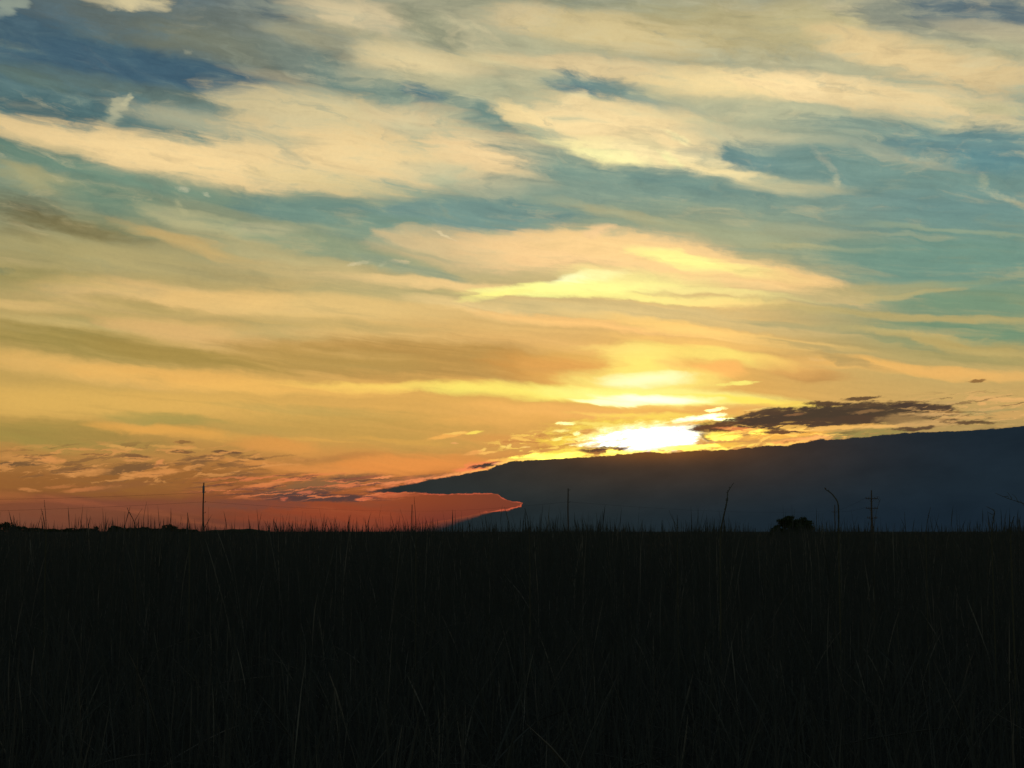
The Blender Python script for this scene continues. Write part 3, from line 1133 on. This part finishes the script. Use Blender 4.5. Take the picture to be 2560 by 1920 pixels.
def weed(name, label, d, stems, twigs=(), leaves=0, r0=0.005, cat='weed'):
    """stems and twigs: lists of note-pixel points from the ground up, in the plane at distance d."""
    bx, by, _ = at(*stems[0][0], d)
    root = empty(name, (bx, by, 0))

    def loc(p, j=0.0):
        q = at(p[0], p[1], d)
        return np.array((q[0] - bx, q[1] - by + j, q[2]))

    def smooth(pts):
        pts = np.array(pts)
        u = np.concatenate([[0], np.cumsum(np.linalg.norm(np.diff(pts, axis=0), axis=1))])
        t = np.linspace(0, u[-1], max(14, int(u[-1] / 0.02)))
        out = np.stack([np.interp(t, u, pts[:, i]) for i in range(3)], 1)
        for _ in range(5):
            out[1:-1] = (out[:-2] + 2 * out[1:-1] + out[2:]) / 4
        return out

    pl = Pile()
    for st in stems:
        pts = [loc(p, 0.03 * i * math.sin(i * 1.7)) for i, p in enumerate(st)]
        pts[0] = np.array((pts[0][0], pts[0][1], 0.0)) if st is stems[0] else pts[0]
        c = smooth(pts)
        rr = np.interp(np.linspace(0, 1, len(c)), [0, 0.8, 1], [r0, r0 * 0.85, r0 * 0.3]) * rng.uniform(0.85, 1.2, len(c))
        pl.tube(c, rr, 6)
        for _ in range(leaves):
            k = rng.integers(int(len(c) * 0.82), int(len(c) * 0.97))
            a = c[k]
            dr = np.array((rng.choice([-1, 1]) * rng.uniform(0.3, 1), rng.uniform(-0.5, 0.5), rng.uniform(0.5, 1.2)))
            dr *= rng.uniform(1.2, 2.6) * r0 / np.linalg.norm(dr)
            pl.tube([a, a + dr * 0.5, a + dr], [r0 * 0.35, r0 * 0.6, r0 * 0.15], 4)
    for st in twigs:
        c = smooth([loc(p, 0.02 * i) for i, p in enumerate(st)])
        pl.tube(c, np.linspace(r0 * 0.5, r0 * 0.2, len(c)), 5)
    pl.build('stem', WEED, root)
    tag(root, label, cat, 'tall weeds standing above the grass')
    return root


weed('tall_weed', 'tallest weed, its beaded stem bowing to the right before the dark cloud', 11,
     [[(1554, 1290), (1557, 1150), (1562, 1118), (1567, 1085), (1574, 1062), (1590, 1042)]], leaves=26, r0=0.0056)
weed('bent_stalk', 'stalk bent over at the top like a hook, left of the pole with three crossarms', 12,
     [[(1814, 1280), (1813, 1150), (1811, 1120), (1806, 1085), (1799, 1064), (1789, 1056), (1777, 1055)]], leaves=5, r0=0.0062)
weed('leaning_branch', 'thin twiggy branch leaning in at the right edge of the photo', 8,
     [[(2262, 1330), (2240, 1150), (2228, 1104), (2208, 1090), (2186, 1077), (2166, 1064)]],
     twigs=[[(2200, 1086), (2196, 1072), (2190, 1066)], [(2186, 1077), (2178, 1062)], [(2178, 1072), (2168, 1073)], [(2212, 1092), (2206, 1080)]], leaves=10, r0=0.0030)
weed('tall_weed', 'upright weed with short side twigs near the right edge, right of the pole with crossarms', 10,
     [[(2148, 1280), (2145, 1150), (2144, 1120), (2142, 1104), (2137, 1094)]],
     twigs=[[(2144, 1118), (2150, 1110), (2154, 1104)], [(2144, 1112), (2136, 1106)], [(2145, 1130), (2153, 1122)]], leaves=8, r0=0.0045)
weed('tall_weed', 'stout short weed closest to the right edge of the photo', 9,
     [[(2190, 1280), (2186, 1150), (2184, 1128), (2181, 1115)]], leaves=10, r0=0.0056)
weed('tall_weed', 'weed with a thick seed head midway between the pole with crossarms and the right edge', 12,
     [[(2002, 1280), (2002, 1150), (2003, 1120), (2004, 1096)]], leaves=14, r0=0.0042)
weed('round_head_weed', 'weed with a round head touching the top crossarm of the right pole', 13,
     [[(1886, 1280), (1889, 1140), (1893, 1100), (1897, 1078)]],
     twigs=[[(1897, 1080), (1902, 1074), (1899, 1071), (1894, 1074), (1897, 1080)], [(1897, 1080), (1903, 1080), (1901, 1085), (1896, 1084)]], leaves=6, r0=0.0030)
weed('forked_weed', 'forked weed with three spread branches in the orange glow left of the tall pole', 14,
     [[(293, 1290), (292, 1150), (291, 1125), (283, 1106), (271, 1096)]],
     twigs=[[(291, 1126), (297, 1112), (305, 1098)], [(308, 1146), (310, 1110), (315, 1083)], [(296, 1136), (300, 1118)]], leaves=5, r0=0.0046)
weed('tall_weed', 'slender pair of stems against the orange sky near the left edge', 13,
     [[(98, 1280), (98, 1150), (100, 1115), (102, 1080)], [(96, 1280), (96, 1150), (96, 1120), (95, 1098)]], leaves=4, r0=0.0040)
weed('tall_weed', 'short upright weed just left of the tall pole on the orange horizon', 13,
     [[(410, 1280), (409, 1150), (409, 1128), (409, 1108)]], leaves=5, r0=0.0050)
weed('tall_weed', 'slim weed rising beside the thin distant pole under the red bay of sky', 12,
     [[(899, 1280), (898, 1150), (898, 1115), (896, 1074)]], leaves=6, r0=0.0034)
weed('tall_weed', 'weed curving left just right of the red bay of sky', 12,
     [[(1146, 1280), (1144, 1150), (1141, 1122), (1133, 1098)]], leaves=5, r0=0.0040)
weed('tall_weed', 'bushy headed weed between the middle pole and the tallest weed', 12,
     [[(1464, 1280), (1464, 1150), (1463, 1125), (1460, 1112)]], twigs=[[(1464, 1140), (1452, 1118), (1446, 1102)]], leaves=12, r0=0.0044)

# ------------------------------------------------------------------ utility poles and their wires


def pole(name, label, px, top, d, r_base, r_top, arms=(), pins=(), cap=None):
    x, y, z = at(px, top, d)
    root = empty(name, (x, y, 0))
    k = d / F
    n = 9
    Pile().tube([(0.03 * math.sin(i), 0, z * i / (n - 1)) for i in range(n)], np.linspace(r_base, r_top, n), 10).build('shaft', WOOD, root)
    for row, half in arms:
        az = at(px, row, d)[2]
        a = Pile().box((0, -r_base - 0.05, az), (2 * half * k, 0.12, 0.14)).build('crossarm', WOOD, root, False)
        b = Pile()
        for s in (-1, 1):
            b.tube([(s * half * k * 0.55, -r_base - 0.05, az - 0.07), (s * 0.12, -r_base + 0.02, az - 0.65)], 0.025, 6)
        b.build('brace', STEEL, a)
        for s in (-0.92, -0.5, 0.5, 0.92):
            sx = s * half * k
            Pile().tube([(sx, -r_base - 0.05, az + 0.06 + h) for h in (0, 0.08, 0.1, 0.16, 0.18, 0.24)],
                        [0.03, 0.03, 0.09, 0.09, 0.06, 0.05], 8).build('insulator', CERAMIC, a)
    for row in pins:
        az = at(px, row, d)[2]
        Pile().tube([(r_base * 0.5, 0, az), (r_base + 0.22, 0, az + 0.02), (r_base + 0.24, 0, az + 0.2)], [0.03, 0.04, 0.07], 6).build('insulator', CERAMIC, root)
    if cap:
        z0, z1 = at(px, cap[1], d)[2], at(px, cap[0], d)[2]
        Pile().tube([(0, 0, z0 + (z1 - z0) * t) for t in (0, 0.12, 0.5, 0.88, 1)], np.array([0.7, 1, 1, 1, 0.6]) * cap[2], 10).build('transformer', STEEL, root)
    tag(root, label, 'utility pole', 'utility poles along the horizon')
    return root


pole('utility_pole', 'tall bare utility pole against the orange sky, thicker near its top', 440, 1043, 300, 0.17, 0.11,
         pins=(1064, 1085, 1108), cap=(1049, 1066, 0.21))
pole('utility_pole', 'thin distant pole in the red glow below the cloud bank', 890, 1090, 600, 0.20, 0.14,
         pins=(1106,))
pole('utility_pole', 'plain pole before the dark cloud near the middle of the photo', 1227, 1055, 330, 0.17, 0.11,
         pins=(1059, 1085))
pole('utility_pole', 'utility pole with three crossarms before the dark blue cloud', 1882, 1059, 320, 0.25, 0.12,
         arms=((1077, 13), (1098, 13), (1119, 11)))
pole('utility_pole', 'faint small pole just left of the bent stalk', 1803, 1090, 600, 0.22, 0.15,
         arms=((1106, 7),))


def wire(label, a, b, sag, r=0.014):
    A, B = np.array(at(*a)), np.array(at(*b))
    t = np.linspace(0, 1, 40)[:, None]
    p = A + (B - A) * t
    p[:, 2] -= 4 * sag * (t * (1 - t))[:, 0]
    tag(Pile().tube(p, r, 5).build('power_line', WIRE), label, 'power line', 'power lines between the poles')


wire('upper wire running left from the tall bare pole', (-160, 1081, 255), (440, 1064, 300), 0.25)
wire('lower wire running left from the tall bare pole', (-160, 1107, 255), (440, 1084, 300), 0.25)
wire('wire from the tall bare pole to the thin distant pole', (442, 1084, 300), (890, 1104, 600), 0.5)
wire('wire from the thin distant pole to the plain middle pole', (892, 1104, 600), (1227, 1084, 330), 0.6)
wire('wire from the plain middle pole to the faint small pole', (1230, 1084, 330), (1797, 1103.5, 600), 1.2)
wire('short wire from the middle crossarm to the faint small pole', (1871, 1095.5, 320), (1809, 1103.5, 600), 0.5)
wire('short wire from the top crossarm to the faint small pole', (1871, 1074.5, 320), (1800, 1103.5, 600), 0.5)

# ------------------------------------------------------------------ trees


def tree(name, label, px, top, width, d, leaves, group=None, shape=1.0, lean=0.0, leaf=0.3, low=0.15, cat='tree'):
    x, y, h = at(px, top, d)
    k = d / F
    w = width * k / 2
    root = empty(name, (x, y, 0))
    tr = Pile()
    tr.tube([(0, 0, -0.1), (0.05 * w, 0.02, h * 0.3), (0.02 * w, 0, h * 0.62)], [0.06 * h, 0.045 * h, 0.02 * h], 8)
    for i in range(6):
        a = i * 1.05 + px
        tr.tube([(0.04 * w, 0, h * (0.2 + 0.04 * i)), (0.4 * w * math.cos(a), 0.4 * w * math.sin(a), h * (0.42 + 0.03 * i)),
                 (0.75 * w * math.cos(a), 0.75 * w * math.sin(a), h * (0.58 + 0.04 * i))], [0.025 * h, 0.016 * h, 0.006 * h], 6)
    tr.build('trunk', BARK, root)
    # crown: leaf clumps through a domed volume
    nc = 110
    ra, an = np.sqrt(rng.random(nc)) * 0.95, rng.uniform(0, 2 * math.pi, nc)
    c = np.stack([w * ra * np.cos(an), w * ra * np.sin(an), h * (low + (0.93 - low) * (1 - ra ** 4) * rng.random(nc) ** 0.5)], 1)
    c[:, 0] += lean * w * (c[:, 2] / h - 0.5)
    i = rng.integers(0, nc, leaves)
    q = rng.normal(size=(leaves, 3))
    q /= np.linalg.norm(q, axis=1, keepdims=True)
    ctr = c[i] + q * (rng.random((leaves, 1)) ** 0.4) * (w * 0.2, w * 0.2, h * 0.10) * rng.uniform(0.7, 1.2, (nc, 1))[i]
    ctr[:, 2] = np.clip(ctr[:, 2], 0.02, h * 1.0)
    a = rng.normal(size=(leaves, 3))
    a /= np.linalg.norm(a, axis=1, keepdims=True)
    b = np.cross(a, rng.normal(size=(leaves, 3)))
    b /= np.linalg.norm(b, axis=1, keepdims=True)
    sz = leaf * rng.uniform(0.5, 1.3, (leaves, 1))
    v = np.stack([ctr - a * sz, ctr - b * sz * 0.5, ctr + a * sz, ctr + b * sz * 0.5], 1).reshape(-1, 3)
    mesh_obj('crown', v, np.arange(4 * leaves).reshape(-1, 4), LEAF, root, False)
    tag(root, label, cat, group)
    return root


tree('tree', 'round-topped dark tree alone on the horizon, left of the bent stalk', 1713, 1115.0, 92, 300, 11000, leaf=0.22, lean=0.15, low=0.03)
for px, top, wd in ((42, 1136, 46), (75, 1140, 48), (110, 1142, 44), (150, 1141, 46), (185, 1141, 46), (250, 1135.5, 36), (276, 1140, 38),
                    (310, 1138, 42), (338, 1142, 34), (392, 1142, 38), (415, 1144, 32)):
    tree('tree', 'low dark tree in the far treeline left of the tall bare pole', px, top, wd, 1500, 1500,
         'trees of the far treeline', leaf=0.8, low=0.05)
tree('tree', 'highest clump of the far treeline, at the left edge of the photo', 13, 1126.5, 46, 1500, 2000, 'trees of the far treeline', leaf=0.8, low=0.05)
tree('tree', 'narrow small tree poking up from the far treeline', 208, 1136.5, 13, 1500, 900, 'trees of the far treeline', leaf=0.6, low=0.05)
tree('tree', 'peaked tree of the far treeline standing nearest the tall bare pole', 366, 1132, 38, 1500, 1500, 'trees of the far treeline', leaf=0.8, low=0.05)
